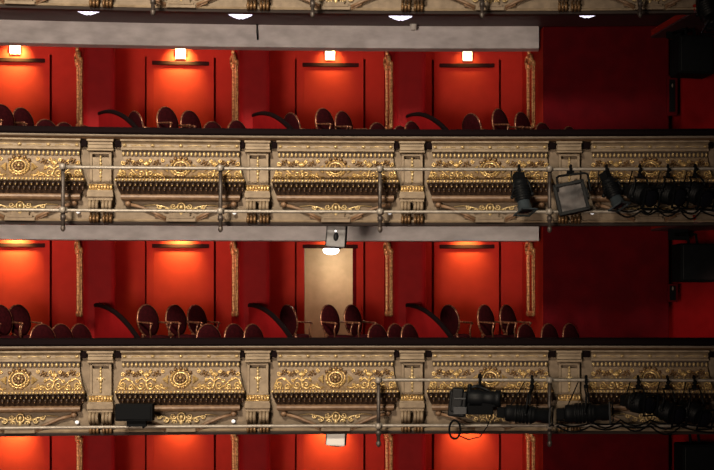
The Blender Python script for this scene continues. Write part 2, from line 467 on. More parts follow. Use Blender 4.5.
def relief_panel(parent):
    rows = [(.04, H(350), .80), (-.145, H(350), .81), (-.145, H(351.6), .81), (-.115, H(352.4), .80), (-.088, H(354.5), .80), (-.092, H(357.2), .80),
            (-.125, H(358.2), .805), (-.125, H(360.3), .805), (-.07, H(361), .795), (-.07, H(366.4), .795), (-.085, H(367), .795)]
    nfr0 = len(rows) - 1
    for v in (370, 374, 377, 380, 383, 385, 387, 389):
        rows.append((fr_y(H(v)), H(v), fr_hw(H(v))))
    nfr1 = len(rows) - 1
    rows += [(-.245, H(389.2), .872), (-.245, H(391.6), .872), (-.20, H(392.4), .865)]
    nd0 = len(rows) - 1
    rows += [(-.165, H(396), .855), (-.115, H(401), .83), (-.09, H(403.6), .81)]
    nd1 = len(rows) - 1
    rows += [(-.135, H(404), .80), (-.165, H(405.2), .805), (-.170, H(407), .805), (-.150, H(409), .80), (-.10, H(410.3), .79), (.04, H(410.6), .79)]
    def mi(i):
        if 8 <= i <= 8: return 2
        if nfr0 <= i < nfr1: return 1
        if nd0 <= i < nd1: return 2
        if i >= nd1: return 3
        return 0
    m = MB(); loft(m, rows, mi)
    p = m.build('relief_panel', [M['stone'], M['ground'], M['fringe'], M['brown']], parent)
    # beads
    m = MB()
    n = 28
    for i in range(n):
        x = -.775 + 1.55 * i / (n - 1)
        m.ball((x, -.085, H(364)), (.0205, .024, .032), nu=7, nv=5)
    m.build('bead_row', M['palegold'], p)
    m = MB(); n = 38
    for i in range(n):
        x = -.855 + 1.71 * i / (n - 1)
        m.ball((x, -.252, H(390.4)), (.019, .02, .02), nu=7, nv=5)
    m.build('bead_row', M['gold'], p)
    m = MB()
    for i in range(5):
        x = -.76 + 1.52 * i / 4
        m.ball((x, -.098, H(355.6)), (.03, .02, .018), nu=8, nv=5)
    for i in range(4):
        x = -.57 + 1.14 * i / 3
        m.tube([(x - .1, -.092, H(356.2)), (x, -.095, H(355.3)), (x + .1, -.092, H(356.2))], .006, n=5)
    m.build('stud_row', M['palegold'], p)
    # hanging fringe of drops under the frieze
    m = MB(); n = 24
    for i in range(n):
        x = -.81 + 1.62 * i / (n - 1)
        m.ball((x, -.20, H(394.6)), (.027, .03, .030), 0, nu=7, nv=6)
        m.ball((x, -.222, H(395.6)), (.009, .012, .012), 1, nu=6, nv=4)
        m.ball((x + .035, -.165, H(398.6)), (.024, .03, .03), 0, nu=7, nv=5)
        m.ball((x + .035, -.185, H(400.2)), (.008, .01, .010), 2, nu=6, nv=4)
    m.build('fringe', [M['fringe'], M['gold'], M['bronze']], p)
    # rosette
    m = MB(); hc = H(377.5)
    yc = fr_y(hc)
    tilt = Matrix.Translation((0, yc - .02, hc)) @ Matrix.Rotation(radians(-28), 4, 'X')
    m.torus((0, 0, 0), .13, .13, .017, mx=tilt, n=26)
    m.torus((0, 0, 0), .09, .09, .012, mx=tilt, n=22)
    for i in range(8):
        q = 2 * pi * i / 8
        m.ball((.05 * cos(q), -.012, .05 * sin(q)), (.026, .016, .026), mi=1, mx=tilt, nu=7, nv=5)
    m.ball((0, -.025, 0), .024, mx=tilt)
    for i in range(16):
        q = 2 * pi * i / 16
        m.ball((.125 * cos(q), -.022, .125 * sin(q)), .014, mx=tilt, nu=6, nv=4)
    m.build('rosette', [M['gold'], M['bronze']], p)
    m = MB()
    for q in (0.6, 1.1, 1.57, 2.04, 2.5):
        m.ball((.155 * cos(q), yc - .0, hc + .13 * sin(q) + .01), (.028, .02, .026), nu=7, nv=5)
    for k in (-1, 0, 1):
        m.ball((k * .05, fr_y(H(386)) - .01, H(386.5) - abs(k) * .0), (.022, .02, .03), nu=7, nv=5)
    m.build('rosette_leaves', M['bronze'], p)
    # scrollwork and leaves, mirrored about the rosette
    for sx in (-1, 1):
        g = MB(); b = MB()
        def S(pts, r, lift=.014):
            g.tube([(sx * x, y, h) for x, y, h in onfrieze(pts, lift)], r, n=6)
        # pointed leaf beside the rosette
        hm = H(378)
        g.add([(sx * .165, fr_y(hm + .07) - .03, hm + .06), (sx * .25, fr_y(hm) - .012, hm), (sx * .165, fr_y(hm - .06) - .03, hm - .06), (sx * .175, fr_y(hm) - .055, hm)],
              [(0, 1, 3), (1, 2, 3), (0, 3, 2)])
        S([(.16, H(386)), (.22, H(387)), (.28, H(385)), (.33, H(383))], [.012, .014, .014, .01])
        # big C scrolls along the bottom
        for cx, ch, r, a0, tu in ((.40, H(384), .055, pi, 1.4), (.525, H(384), .055, 0, -1.4), (.655, H(385), .04, pi, 1.3), (.775, H(383.5), .05, 0, -1.5), (.30, H(386), .03, 0, 1.2)):
            sp = spiral(cx, ch, r, .008, a0, tu)
            S(sp, [.016 - .009 * i / len(sp) for i in range(len(sp))], .016)
        S([(.33, H(381)), (.40, H(377)), (.46, H(380.5)), (.52, H(377)), (.60, H(380.5))], [.008, .013, .015, .013, .008])
        S([(.58, H(386)), (.66, H(380)), (.74, H(377)), (.80, H(379)), (.835, H(386))], [.008, .013, .015, .015, .010])
        S([(.44, H(387)), (.46, H(382)), (.465, H(375)), (.46, H(369.5))], [.014, .013, .012, .008])
        # palmette over the scrolls
        for q in (-1.0, -.5, 0, .5, 1.0):
            hx, hh = .462 + .055 * sin(q), H(375) + .055 * cos(q)
            g.tube([(sx * .462, fr_y(H(376)) - .015, H(376)), (sx * hx, fr_y(hh) - .025, hh)], [.009, .014], n=6)
        # bronze leaves with gilt tips
        for cx, ch in ((.325, H(373)), (.59, H(373.5)), (.70, H(372))):
            for i in range(7):
                q = 2.4 * i; rr = .014 + .0055 * i
                x_, h_ = cx + rr * cos(q) * 1.2, ch + rr * sin(q) * .85
                b.ball((sx * x_, fr_y(h_) - .010, h_), (.019, .018, .016), nu=6, nv=4)
                if i % 2: g.ball((sx * (x_ + .016), fr_y(h_) - .014, h_ + .012), (.009, .012, .009), nu=6, nv=4)
        for cx, ch, r in ((.775, H(373), .034), (.405, H(370.8), .028), (.535, H(370.5), .028), (.24, H(370.3), .03), (.25, H(384.2), .026), (.645, H(371.5), .022), (.345, H(378.5), .024), (.585, H(379.5), .026), (.70, H(378), .024)):
            sp = spiral(cx, ch, r, .005, pi * (.3 + cx), 1.4 if cx > .5 else -1.4, 12)
            S(sp, .008)
        for i in range(9):
            xx = .20 + .068 * i
            g.ball((sx * xx, fr_y(H(387.9)) - .01, H(387.7)), (.010, .012, .012), nu=6, nv=4)
        for i in range(5):
            xx = .68 + .035 * i
            g.ball((sx * xx, fr_y(H(387.5)) - .012, H(387.3)), (.014, .014, .018), nu=6, nv=4)
        g.build('scrollwork', M['gold'], p); b.build('bronze_leaves', M['bronze'], p)
    # bracket below: sloping arms running to a centre block with a small acanthus
    for sx in (-1, 1):
        m = MB()
        m.tube([(sx * .70, -.05, H(413.2)), (sx * .52, -.05, H(417.0)), (sx * .35, -.05, H(422.2)), (sx * .21, -.05, H(427.2))], [.026, .024, .024, .026], n=7)
        m.ball((sx * .715, -.06, H(413)), (.045, .06, .045), nu=10, nv=7)
        m.tube([(sx * .36, -.045, H(424.3)), (sx * .21, -.045, H(429.3))], .016, n=6)
        m.build('bracket_arm', M['brown'], p)
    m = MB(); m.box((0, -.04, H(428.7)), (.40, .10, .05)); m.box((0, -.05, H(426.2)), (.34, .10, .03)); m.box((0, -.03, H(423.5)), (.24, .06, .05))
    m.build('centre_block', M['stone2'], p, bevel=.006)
    m = MB()
    for sx in (-1, 1):
        for cx, v_, r, a0, tu in ((.11, 415, .045, pi, 1.4), (.20, 418.5, .04, 0, -1.4), (.30, 415.5, .035, pi, 1.3), (.09, 421.5, .04, 0, 1.3)):
            sp = spiral(cx, H(v_), r, .006, a0, tu, 14)
            m.tube([(sx * x, -.025, h) for x, h in sp], .011, n=6)
        m.tube([(sx * .10, -.02, H(419)), (sx * .24, -.02, H(415.5)), (sx * .36, -.02, H(413.5)), (sx * .5, -.02, H(414.5))], [.012, .012, .010, .006], n=6)
    m.torus((0, -.03, H(416)), .05, .06, .014, n=16)
    m.ball((0, -.04, H(416)), (.028, .03, .035)); m.ball((0, -.04, H(421.5)), (.03, .03, .05)); m.ball((0, -.03, H(425)), (.05, .03, .03))
    m.build('acanthus', M['palegold'], p)
    return p

def pilaster(parent):
    m = MB()
    m.box((0, -.02, H(390)), (.30, .14, .62))                                   # shaft
    m.box((0, -.055, H(351.3)), (.36, .22, .030)); m.box((0, -.045, H(353.8)), (.33, .18, .05)); m.box((0, -.05, H(357.5)), (.335, .18, .045))
    m.box((0, -.055, H(360.6)), (.355, .20, .028))
    # raised border round the sunk field
    for sx in (-1, 1): m.box((sx * .128, -.095, H(378.5)), (.036, .03, .44))
    m.box((0, -.095, H(363.6)), (.29, .03, .03)); m.box((0, -.095, H(393)), (.29, .03, .03))
    m.box((0, -.06, H(401.2)), (.335, .20, .03)); m.box((0, -.075, H(404.5)), (.35, .22, .07)); m.box((0, -.06, H(408.5)), (.33, .18, .05))
    p = m.build('pilaster', M['stone'], parent, bevel=.006)
    for sx in (-1, 1):
        MB().box((sx * .238, -.03, H(354.0)), (.10, .09, .09)).build('gap_shadow_block', M['velvet'], p, bevel=.006)  # near-black block that paints in the shadow of the gap beside the capital
    m = MB()
    m.tube([(0, -.098, H(366)), (0, -.10, H(391))], .008, n=6)
    for v, a, b in ((367.5, .014, .02), (370.5, .018, .026), (374, .02, .024), (378.5, .03, .045), (383, .02, .024), (386.5, .018, .024), (390, .014, .02)):
        m.ball((0, -.10, H(v)), (a, .018, b), nu=8, nv=5)
    for sx in (-1, 1):
        m.tube([(0, -.10, H(380)), (sx * .035, -.10, H(376.5)), (sx * .055, -.10, H(378.5))], [.008, .010, .005], n=6)
    m.build('carved_drop', M['palegold'], p)
    m = MB()
    for i in range(8):
        m.ball((-.14 + .28 * i / 7, -.10, H(397.2)), (.02, .03, .035), nu=7, nv=5)
    m.tube([(-.165, -.10, H(394.6)), (.165, -.10, H(394.6))], .008, n=6); m.tube([(-.165, -.10, H(399.6)), (.165, -.10, H(399.6))], .008, n=6)
    m.build('egg_band', M['gold'], p)
    for sx in (-1, 1):
        m = MB()
        # double scroll: profile in yz extruded over three reeds
        for j in (-1, 0, 1):
            x = sx * .088 + j * .046
            pts = [(x, -.02, H(410.6)), (x, -.15, H(411.2)), (x, -.205, H(413.5)), (x, -.215, H(416)), (x, -.18, H(418.6)), (x, -.10, H(420.6)), (x, -.055, H(422.5)), (x, -.05, H(424.5)), (x, -.10, H(426)), (x, -.125, H(428)), (x, -.10, H(430.2)), (x, -.02, H(431.4))]
            rr = [.018, .023, .024, .024, .024, .022, .017, .017, .021, .022, .021, .014]
            m.tube(pts[:7], rr[:7], n=7); m.tube(pts[5:], rr[5:], 7, 1)
        m.box((sx * .088, .0, H(420.5)), (.12, .09, .27))
        m.build('scroll_bracket', [M['stone'], M['bronze']], p)  # lower roll darker: shade below the upper roll is put into its colour
    return p

def balcony_front():
    root = thing('balcony_front', 'x', 'balcony', (0, 22, BASEZ))
    def sw(name, prof, material, a=PA, b=PB, smooth=False, bevel=0):
        m = MB(); m.sweep([(d, h) for d, h in prof], a, b, smooth=smooth)
        for v in m.v: v.y -= 22
        return m.build(name, material, root, bevel=bevel)
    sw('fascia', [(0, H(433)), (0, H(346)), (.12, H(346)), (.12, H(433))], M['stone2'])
    rail = [(-.14, H(345.4)), (-.165, H(343.5)), (-.165, H(341)), (-.14, H(338.8)), (-.06, H(337.6)), (.16, H(337.6)), (.24, H(339.5)), (.26, H(343)), (.22, H(346)), (.10, H(346.2)), (-.10, H(346.2))]
    sw('top_rail', rail, M['velvet'])
    sw('grey_moulding', [(-.05, H(345.4)), (-.15, H(345.6)), (-.165, H(346.4)), (-.15, H(347.4)), (-.05, H(347.6))], M['greyline'])
    sw('cove_moulding', [(.02, H(347.4)), (-.09, H(347.6)), (-.05, H(349.3)), (.02, H(350.2))], M['brown'])
    sw('bottom_ledge', [(.02, H(427.6)), (-.035, H(428.0)), (-.05, H(429.0)), (-.04, H(430.4)), (.02, H(430.6))], M['stone'])
    sw('bottom_lip', [(.10, H(430.4)), (-.03, H(430.6)), (-.045, H(431.6)), (-.03, H(433.6)), (.10, H(433.8))], M['edge'])
    first = None
    for u in (20.5, 181.5, 336, 490, 649.5):
        o = relief_panel(root) if first is None else copy_tree(first, root)
        if first is None: first = o
        x, y = plan(u, 0); o.location = (x, y - 22, 0); o.rotation_euler = (0, 0, -phi(u))
    first = None
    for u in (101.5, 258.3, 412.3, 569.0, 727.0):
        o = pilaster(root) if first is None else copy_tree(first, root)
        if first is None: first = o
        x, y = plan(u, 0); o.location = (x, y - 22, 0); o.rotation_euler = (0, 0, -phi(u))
    return root
bf = balcony_front()
bf['label'] = 'cream and gold carved balcony front, the lowest, with a black box lamp hung on it'
for lv, lab in (('upper', 'cream and gold carved balcony front in the middle, below the upper red boxes'),
                ('top', 'carved balcony front cut off by the top edge of the picture')):
    o = copy_tree(bf); o.location.z += off(lv) - (.025 if lv == 'upper' else 0); o['label'] = lab
for o in C.objects:
    if o.name.startswith('balcony_front'): o['group'] = 'carved balcony fronts'

# ---------------------------------------------------------------- lighting bars
PIPE_D = -0.42
def pipe_pt(u, v, lv='lower'):
    x, y = plan(u, PIPE_D); return Vector((x, y, ZC + (VH - v) / 73.4 + off(lv)))
V_TOP, V_LOW = 380.0, 425.5
VT = {'lower': 380.0, 'upper': 383.0, 'top': 381.0}
VPO = {'lower': 0.0, 'upper': 0.0, 'top': 0.0}
def lighting_bar(lv, label, top_from, posts):
    x, y = plan(posts[0], PIPE_D)
    root = thing('lighting_bar', label, 'pipe rail', (0, 22, ZC + off(lv)), group='steel pipe rails in front of the balconies')
    def arc_tube(name, u0, u1, v, r, mt):
        n = 40; pa, pb = phi(u0, PIPE_D), phi(u1, PIPE_D); pts = []
        for i in range(n + 1):
            px, py = pol(pa + (pb - pa) * i / n, PIPE_D); pts.append((px, py - 22, (VH - v) / 73.4))
        return MB().tube(pts, r, n=10).build(name, mt, root)
    if top_from is not None: arc_tube('pipe', top_from, 780, VT[lv], .022, M['pipe'])
    arc_tube('pipe', -60, 780, V_LOW, .022, M['pipe'])
    for u in posts:
        px, py = plan(u, PIPE_D - .05); py -= 22
        m = MB(); zt, zl = (VH - VT[lv]) / 73.4, (VH - V_LOW) / 73.4
        m.tube([(px, py, zt + .03), (px, py, zl - .24)], .026, n=10)
        m.ball((px, py, zl - .24), (.035, .035, .05)); m.tube([(px, py, zl - .06), (px, py, zl - .13)], .036, n=10)
        ob = m.build('post', M['post'], root)
        rr = Vector(plan(u, 0.0)) - Vector(plan(u, PIPE_D))
        for zz in ((zt, zl) if top_from is not None else (zl,)):
            m = MB()
            m.box((px, py + .03, zz), (.075, .13, .07)); m.ball((px, py - .045, zz), (.045, .03, .045), nu=10, nv=6)
            m.tube([(px - .045, py + .05, zz), (px + .045, py + .05, zz)], .04, n=10)
            m.build('clamp', M['pipe'], ob, bevel=.008)
        m = MB(); m.tube([(px, py + .05, zl + .03), (px + rr.x * .8, py + rr.y - .11, zl + .03)], .018)
        m.build('wall_arm', M['post'], ob)
    return root
lighting_bar('upper', 'double steel pipe rail on four posts before the upper carved balcony front', 60, (63, 220.5, 380, 549.5))
lighting_bar('lower', 'steel pipe rail before the lower carved balcony front, its upper pipe short', 376, (378.5, 549.5))
lighting_bar('top', 'pipe rail whose post ends hang down at the top edge of the picture', 60, (153, 312.5, 482, 640))

# ---------------------------------------------------------------- stage lights
def stage_light(label, u, lv, drop, L, r, direction, rear=0.13, barrel='black', side_u=0.0, vshift=0, frame=True, yw=None, group='stage lights on the pipe rails', cable=True):
    p = pipe_pt(u, VT[lv], lv)
    root = thing('stage_light', label, 'stage light', p, group=group)
    m = MB()                                                                     # hook clamp over the pipe
    m.tube([(0, .045, -.05), (0, .05, .02), (0, .02, .055), (0, -.03, .05), (0, -.05, .0), (0, -.035, -.06), (0, 0, -.085)], .018, n=8)
    m.box((0, 0, -.085), (.06, .07, .05)); m.tube([(0, -.05, -.02), (0, -.11, -.02)], .012); m.ball((0, -.115, -.02), (.03, .015, .03))
    m.build('clamp', M['blackmatt'], root, bevel=.004)
    d = Vector(direction).normalized()
    c = Vector((side_u, -.26 if abs(direction[0]) > .9 else -.20, -drop))
    side = Vector((0, -1, 0)) if abs(d.x) > .6 else Vector((1, 0, 0))
    side = (side - d * side.dot(d)).normalized()
    if yw is None: yw = r + .035
    m = MB()                                                                     # yoke
    a, b = c + side * yw, c - side * yw
    top = Vector((0, 0, -.10))
    m.tube([a, a + (Vector((a.x * .6, a.y, -.14)) - a) * .85, Vector((side.x * yw * .6, side.y * yw * .6, -.115)), Vector((-side.x * yw * .6, -side.y * yw * .6, -.115)), b + (Vector((b.x * .6, b.y, -.14)) - b) * .85, b], .014, n=7)
    m.ball(a, .028); m.ball(b, .028)
    m.build('yoke', M['black'], root)
    q = d.to_track_quat('Z', 'Y').to_matrix().to_4x4()
    mx = Matrix.Translation(c) @ q
    m = MB()
    h = L / 2
    prof = [(r * .55, -h), (r * .95, -h + .02), (r * 1.0, -h + .06), (r * 1.0, -h * .55)]
    for i in range(5):
        z0 = -h * .5 + i * h * .16
        prof += [(r * 1.12, z0), (r * 1.12, z0 + h * .07), (r * .98, z0 + h * .08), (r * .98, z0 + h * .15)]
    prof += [(r * .9, h * .34), (r * .86, h * .4)]
    m.lathe(prof, 18, mx=mx)
    body = m.build('housing', M['black'], root)
    m = MB(); m.lathe([(r * .84, h * .36), (r * .84, h * .62), (r * .92, h * .64), (r * .92, h * .96), (r * .98, h * .97), (r * .98, h)], 18, mx=mx)
    m.build('lens_barrel', M[barrel], root)
    m = MB(); m.lathe([(r * .86, h), (r * .8, h + .006), (r * .5, h + .014), (.01, h + .02)], 18, mx=mx)
    m.build('lens', M['lens'], body)
    if frame:
        m = MB(); e = r * 1.1
        for sx in (-1, 1):
            m.box((sx * e, 0, h + .015), (.02, 2 * e + .02, .02), mx=mx); m.box((0, sx * e, h + .015), (2 * e + .02, .02, .02), mx=mx)
        m.build('gel_frame', M[barrel], root)
    m = MB(); m.box((0, 0, -h - rear * .35), (r * 1.2, r * 1.2, rear * .8), mx=mx); m.tube([(r * .3, 0, -h - rear * .2), (r * 1.2, 0, -h - rear * .2)], .02, mx=mx)
    m.build('rear_cap', M['blackmatt'], root, bevel=.01)
    if cable:
        e = mx @ Vector((0, 0, -h - rear * .7))
        m = MB(); pts = []
        e2 = Vector((-.10, .05, -.02))
        for i in range(13):
            t = i / 12; s_ = e.lerp(e2, t); s_.z -= .16 * sin(pi * t) ; s_.x -= .04 * sin(pi * t); pts.append(s_)
        m.tube(pts, .009, n=6); m.build('cable', M['blackmatt'], root)
    return root

GU = 'stage lights on the upper pipe rail'
stage_light('slim dark spotlight with slate-grey snout pointing down, alone left of the upper square floodlight', 519, 'upper', .37, .46, .105, (.17, -.30, -.92), barrel='slate', side_u=.04, group=GU)
stage_light('slim slate-snouted spotlight pointing down, just right of the upper square floodlight', 606.5, 'upper', .33, .42, .10, (.36, -.30, -.86), barrel='slate', side_u=.07, group=GU)
for u, lab, dr in ((640, 'dark spotlight under the central rosette of the last upper relief panel', (.6, -.75, -.3)),
                   (668, 'dark spotlight on the upper rail, second from the right edge', (.62, -.75, -.25)),
                   (695, 'dark spotlight on the upper rail, closest to the right edge', (.55, -.75, -.4))):
    stage_light(lab, u, 'upper', .36, .40, .13, dr, group=GU)
GL = 'stage lights on the lower pipe rail'
stage_light('black barrel spotlight lying level, beside the large camera-like spotlight on the lower rail', 532, 'lower', .45, .62, .115, (.97, -.2, -.06), side_u=-.07, group=GL)
stage_light('long black spotlight lying level before the fourth lower pilaster from left', 586, 'lower', .43, .62, .125, (.97, -.22, .05), side_u=-.0, group=GL)
for u, lab, dr, dp in ((638, 'small black spotlight under the rosette of the last lower relief panel', (.66, -.7, -.1), .30),
                   (667.5, 'dark spotlight on the lower rail, second from the right edge', (.62, -.72, -.2), .42),
                   (694, 'dark spotlight on the lower rail, closest to the right edge', (.58, -.72, -.35), .44)):
    stage_light(lab, u, 'lower', dp, .38, .125, dr, group=GL)
stage_light('dark spotlight in the top right corner of the picture', 707, 'top', .86, .5, .13, (.2, -.5, -.8), group='stage lights at the top right corner')

# large camera-like profile spotlight on the lower rail
p = pipe_pt(480, V_TOP, 'lower')
t = thing('stage_light', 'large camera-like black spotlight with boxy rear housing and looped cable on the lower rail', 'stage light', p, group=GL)
m = MB(); m.tube([(0, .045, -.05), (0, .05, .02), (0, .02, .055), (0, -.03, .05), (0, -.05, .0), (0, -.035, -.06), (0, 0, -.085)], .02, n=8); m.box((0, 0, -.09), (.08, .08, .06)); m.ball((0, 0, .05), (.03, .03, .045))
m.build('clamp', M['blackmatt'], t, bevel=.004)
m = MB(); m.tube([(-.14, -.10, -.10), (-.04, -.06, -.08), (.10, -.06, -.13), (.22, -.08, -.20)], .022); m.tube([(-.14, -.10, -.06), (-.16, -.14, -.40)], .026); m.ball((-.14, -.10, -.08), .035)
m.build('yoke', M['black'], t)
mx = Matrix.Rotation(radians(6), 4, 'Y')
m = MB(); m.prism([(-.39, -.22), (-.15, -.22), (-.15, .02), (-.39, .02)], -.52, -.17, mx=mx); m.prism([(-.36, -.24), (-.20, -.24), (-.20, .03), (-.36, .03)], -.46, -.13, mx=mx)
hb = m.build('rear_housing', M['black'], t, bevel=.025, seg=3)
m = MB(); m.box((-.27, -.245, -.24), (.16, .02, .025)); m.box((-.27, -.245, -.40), (.18, .03, .10)); m.build('control_panel', M['panelgrey'], hb, bevel=.006)
m = MB(); ang = Vector((.98, -.15, -.03)).to_track_quat('Z', 'Y').to_matrix().to_4x4()
mxb = Matrix.Translation((.08, -.10, -.24)) @ ang
m.lathe([(.10, -.26), (.115, -.24), (.115, -.05), (.10, -.03), (.10, .12), (.115, .14), (.115, .20), (.10, .21)], 18, mx=mxb); m.build('lens_barrel', M['black'], t)
m = MB(); m.lathe([(.09, .205), (.06, .215), (.01, .22)], 18, mx=mxb); m.build('lens', M['lens'], t)
m = MB(); m.box((.0, -.10, -.40), (.36, .16, .12)); m.box((.12, -.10, -.33), (.2, .14, .06)); m.build('lower_tray', M['blackmatt'], t, bevel=.012)
m = MB(); m.torus((-.34, -.20, -.66), .075, .125, .014, n=24, k=6); m.build('cable_loop', M['blackmatt'], t)
m = MB(); m.tube([(-.30, -.18, -.74), (-.15, -.17, -.80), (.0, -.16, -.76), (.10, -.14, -.62), (.16, -.12, -.45), (.18, -.1, -.3)], .008, n=6); m.build('cable', M['blackmatt'], t)

# square flood light with cloth filter on the upper rail
p = pipe_pt(570.5, VT['upper'], 'upper')
t = thing('flood_light', 'square black floodlight with grey cloth filter hanging on the upper rail', 'stage light', p, group=GU)
m = MB(); m.tube([(0, .045, -.05), (0, .05, .02), (0, .02, .055), (0, -.03, .05), (0, -.05, .0), (0, -.035, -.06)], .02, n=8); m.box((0, 0, -.05), (.10, .08, .06)); m.build('clamp', M['blackmatt'], t, bevel=.004)
mx = Matrix.Rotation(radians(-7), 4, 'Y')
m = MB(); m.tube([(-.215, -.19, -.30), (-.205, -.10, -.10), (-.17, -.04, -.075), (.17, -.04, -.075), (.215, -.10, -.10), (.225, -.19, -.34)], .016, mx=mx); m.build('yoke', M['black'], t)
mb_ = Matrix.Translation((0, -.21, -.405)) @ Matrix.Rotation(radians(-12), 4, 'Y') @ Matrix.Rotation(radians(-16), 4, 'X')
m = MB()
for sx in (-1, 1): m.box((sx * .19, 0, 0), (.05, .07, .44), mx=mb_)
m.box((0, 0, .20), (.42, .07, .05), mx=mb_); m.box((0, 0, -.20), (.42, .07, .05), mx=mb_)
m.box((0, .07, 0), (.34, .09, .34), mx=mb_); m.box((0, .03, 0), (.40, .02, .42), mx=mb_)
m.box((.225, .03, .02), (.03, .12, .14), mx=mb_)
m.build('housing', M['black'], t, bevel=.008)
m = MB()                                                                        # slack filter cloth
n = 14; vs = []
for i in range(n + 1):
    for j in range(n + 1):
        a, b = -1 + 2 * i / n, -1 + 2 * j / n
        vs.append((a * .17, -.012 - .012 * sin(3.1 * a + 2.2 * b) * (1 - abs(a)) ** .5 - .018 * cos(5 * b - 2 * a * a) * (1 - b * b), b * .18))
m.add(vs, [(i * (n + 1) + j, (i + 1) * (n + 1) + j, (i + 1) * (n + 1) + j + 1, i * (n + 1) + j + 1) for i in range(n) for j in range(n)], 0, True, mb_)
m.build('filter_cloth', M['gel'], t)

# black box lamp on the lower rail
p = pipe_pt(136, V_LOW, 'lower')
t = thing('box_lamp', 'flat black box lamp fixed to the lower pipe below the second relief panel', 'stage light', p)
m = MB(); m.box((0, -.06, .20), (.50, .16, .23)); m.box((0, -.145, .20), (.46, .02, .19)); m.build('housing', M['blackmatt'], t, bevel=.012)
m = MB(); m.box((.02, -.03, .05), (.26, .08, .09)); m.tube([(-.10, -.02, .10), (-.10, .0, -.02)], .02); m.tube([(.10, -.02, .10), (.10, .0, -.02)], .02); m.build('mount', M['blackmatt'], t, bevel=.005)

# cables along the rails on the right
for lv, lab, us in (('upper', 'black cables hanging in loops under the upper rail at right', [615, 640, 655, 680, 700, 740]), ('lower', 'black cables draped along the lower pipe at right', [556, 590, 620, 650, 680, 740])):
    m = MB()
    for k in range(3):
        pts = []
        for i in range(len(us) - 1):
            for j in range(6):
                t_ = j / 6; u = us[i] + (us[i + 1] - us[i]) * t_
                q = pipe_pt(u, V_LOW - 6 + 3 * k, lv); q.z -= (.02 + .03 * ((i * 7 + k * 5) % 4)) * sin(pi * t_); q.y -= .05 + .02 * k
                pts.append(q)
        m.tube(pts, .012, n=6)
    tag(m.build('cable_bundle', M['blackmatt']), lab, 'cable')

# ---------------------------------------------------------------- small fittings
# crystal ceiling lights under the top soffit
cl = None
for k, (u, v, d) in enumerate([(88, 13.2, .85), (240.5, 16.2, .95), (400.5, 16.4, .95), (587, 12.6, .75)]):
    x, y = plan(u, d)
    lab = 'round crystal ceiling light under the top balcony, ' + ORD[k] + ' from left'
    if cl is None:
        cl = thing('ceiling_light', lab, 'ceiling light', group='crystal ceiling lights')
        MB().lathe([(.165, -.02), (.17, 0)], 28).build('rim', M['brass'], cl)
        m = MB()
        m.lathe([(.04, -.06), (.10, -.05), (.155, -.02)], 26)
        for ring, rr, zz in ((18, .15, -.03), (12, .10, -.055), (6, .05, -.075)):
            for i in range(ring):
                q = 2 * pi * i / ring; m.ball((rr * cos(q), rr * sin(q), zz), (.022, .022, .02), nu=6, nv=4)
        m.build('crystal_shade', M['crystal'], cl)
        o = cl
    else:
        o = copy_tree(cl); o['label'] = lab
    o.location = (x, y, SOFFIT + off('top'))
x, y = plan(413.5, 1.8)
t = thing('smoke_detector', 'small pale round detector under the top soffit beside the grey beam', 'detector', (x, y, SOFFIT + off('top')))
MB().lathe([(.035, -.09), (.05, -.07), (.05, -.02), (.06, 0)], 16).build('body', M['white'], t)
# small bulbs along the bottom of the fronts
bl = None
for lv, lst in (('upper', [(79, 212, 'before the first pilaster'), (235, 213, 'before the second pilaster'), (390, 213, 'before the third pilaster'), (592, 213, 'beyond the fourth pilaster')]),
                ('lower', [(78, 422, 'before the first pilaster'), (234, 421, 'before the second pilaster')])):
    for u, v, w in lst:
        x, y = plan(u, -.03)
        lab = 'tiny white bulb low on the %s balcony front, just %s from left' % (lv, w)
        if bl is None:
            bl = thing('small_lamp', lab, 'lamp', group='tiny bulbs on the balcony fronts')
            MB().tube([(0, .05, 0), (0, -.03, 0)], .02).build('socket', M['white'], bl)
            MB().ball((0, -.055, 0), (.028, .028, .026), nu=12, nv=8).build('bulb', M['bulb'], bl)
            o = bl
        else:
            o = copy_tree(bl); o['label'] = lab
        o.location = (x, y, zv(v, y))
# loudspeakers hung below the fronts
sp = None
for lv, lab in (('upper', 'grey loudspeaker with a dark oval port hung under the upper carved front'), ('lower', 'pale grey loudspeaker under the lower carved front, over the bottom boxes')):
    x, y = plan(337, .2)
    if sp is None:
        sp = thing('hung_speaker', lab, 'loudspeaker', group='loudspeakers hung under the carved fronts')
        mxs = Matrix.Rotation(radians(4), 4, 'Y')
        m = MB(); m.prism([(-.13, -.13), (.13, -.13), (.11, .13), (-.11, .13)], -.27, .03, mx=mxs); m.build('cabinet', M['spkgrey'], sp, bevel=.012)
        m = MB(); m.ball((.0, -.128, -.13), (.038, .02, .06), mx=mxs, nu=16, nv=10); m.build('port', M['black'], sp)
        m = MB(); m.ball((-.01, -.135, -.05), (.014, .01, .014), mx=mxs); m.build('indicator', M['whitelight'], sp)
        m = MB()
        for sx in (-1, 1): m.box((sx * .135, 0, -.09), (.02, .10, .34), mx=mxs)
        m.box((0, 0, -.275), (.16, .14, .02), mx=mxs); m.build('bracket', M['black'], sp)
        m = MB(); m.box((0, 0, .06), (.08, .08, .10)); m.build('hanger', M['black'], sp)
        o = sp; o.location = (x, y, zv(228, y)); o.rotation_euler = (0, 0, -phi(337))
    else:
        o = copy_tree(sp); o['label'] = lab; o.location = (x, y, zv(426.0, y))
        for ch in o.children:
            if ch.name.startswith('cabinet'):
                ch.data = ch.data.copy(); ch.data.materials[0] = M['white']
            if ch.name.startswith('port'): ch.location.z = .09
for lv, v0, v1 in (('top', 14, 41),):
    x, y = plan(257, 1.9)
    m = MB(); m.tube([(x, y, zv(24, y)), (x, y - .02, zv(32, y)), (x + .01, y, zv(40, y))], .010)
    tag(m.build('cable', M['blackmatt']), 'short black cable hanging over the upper grey beam', 'cable')
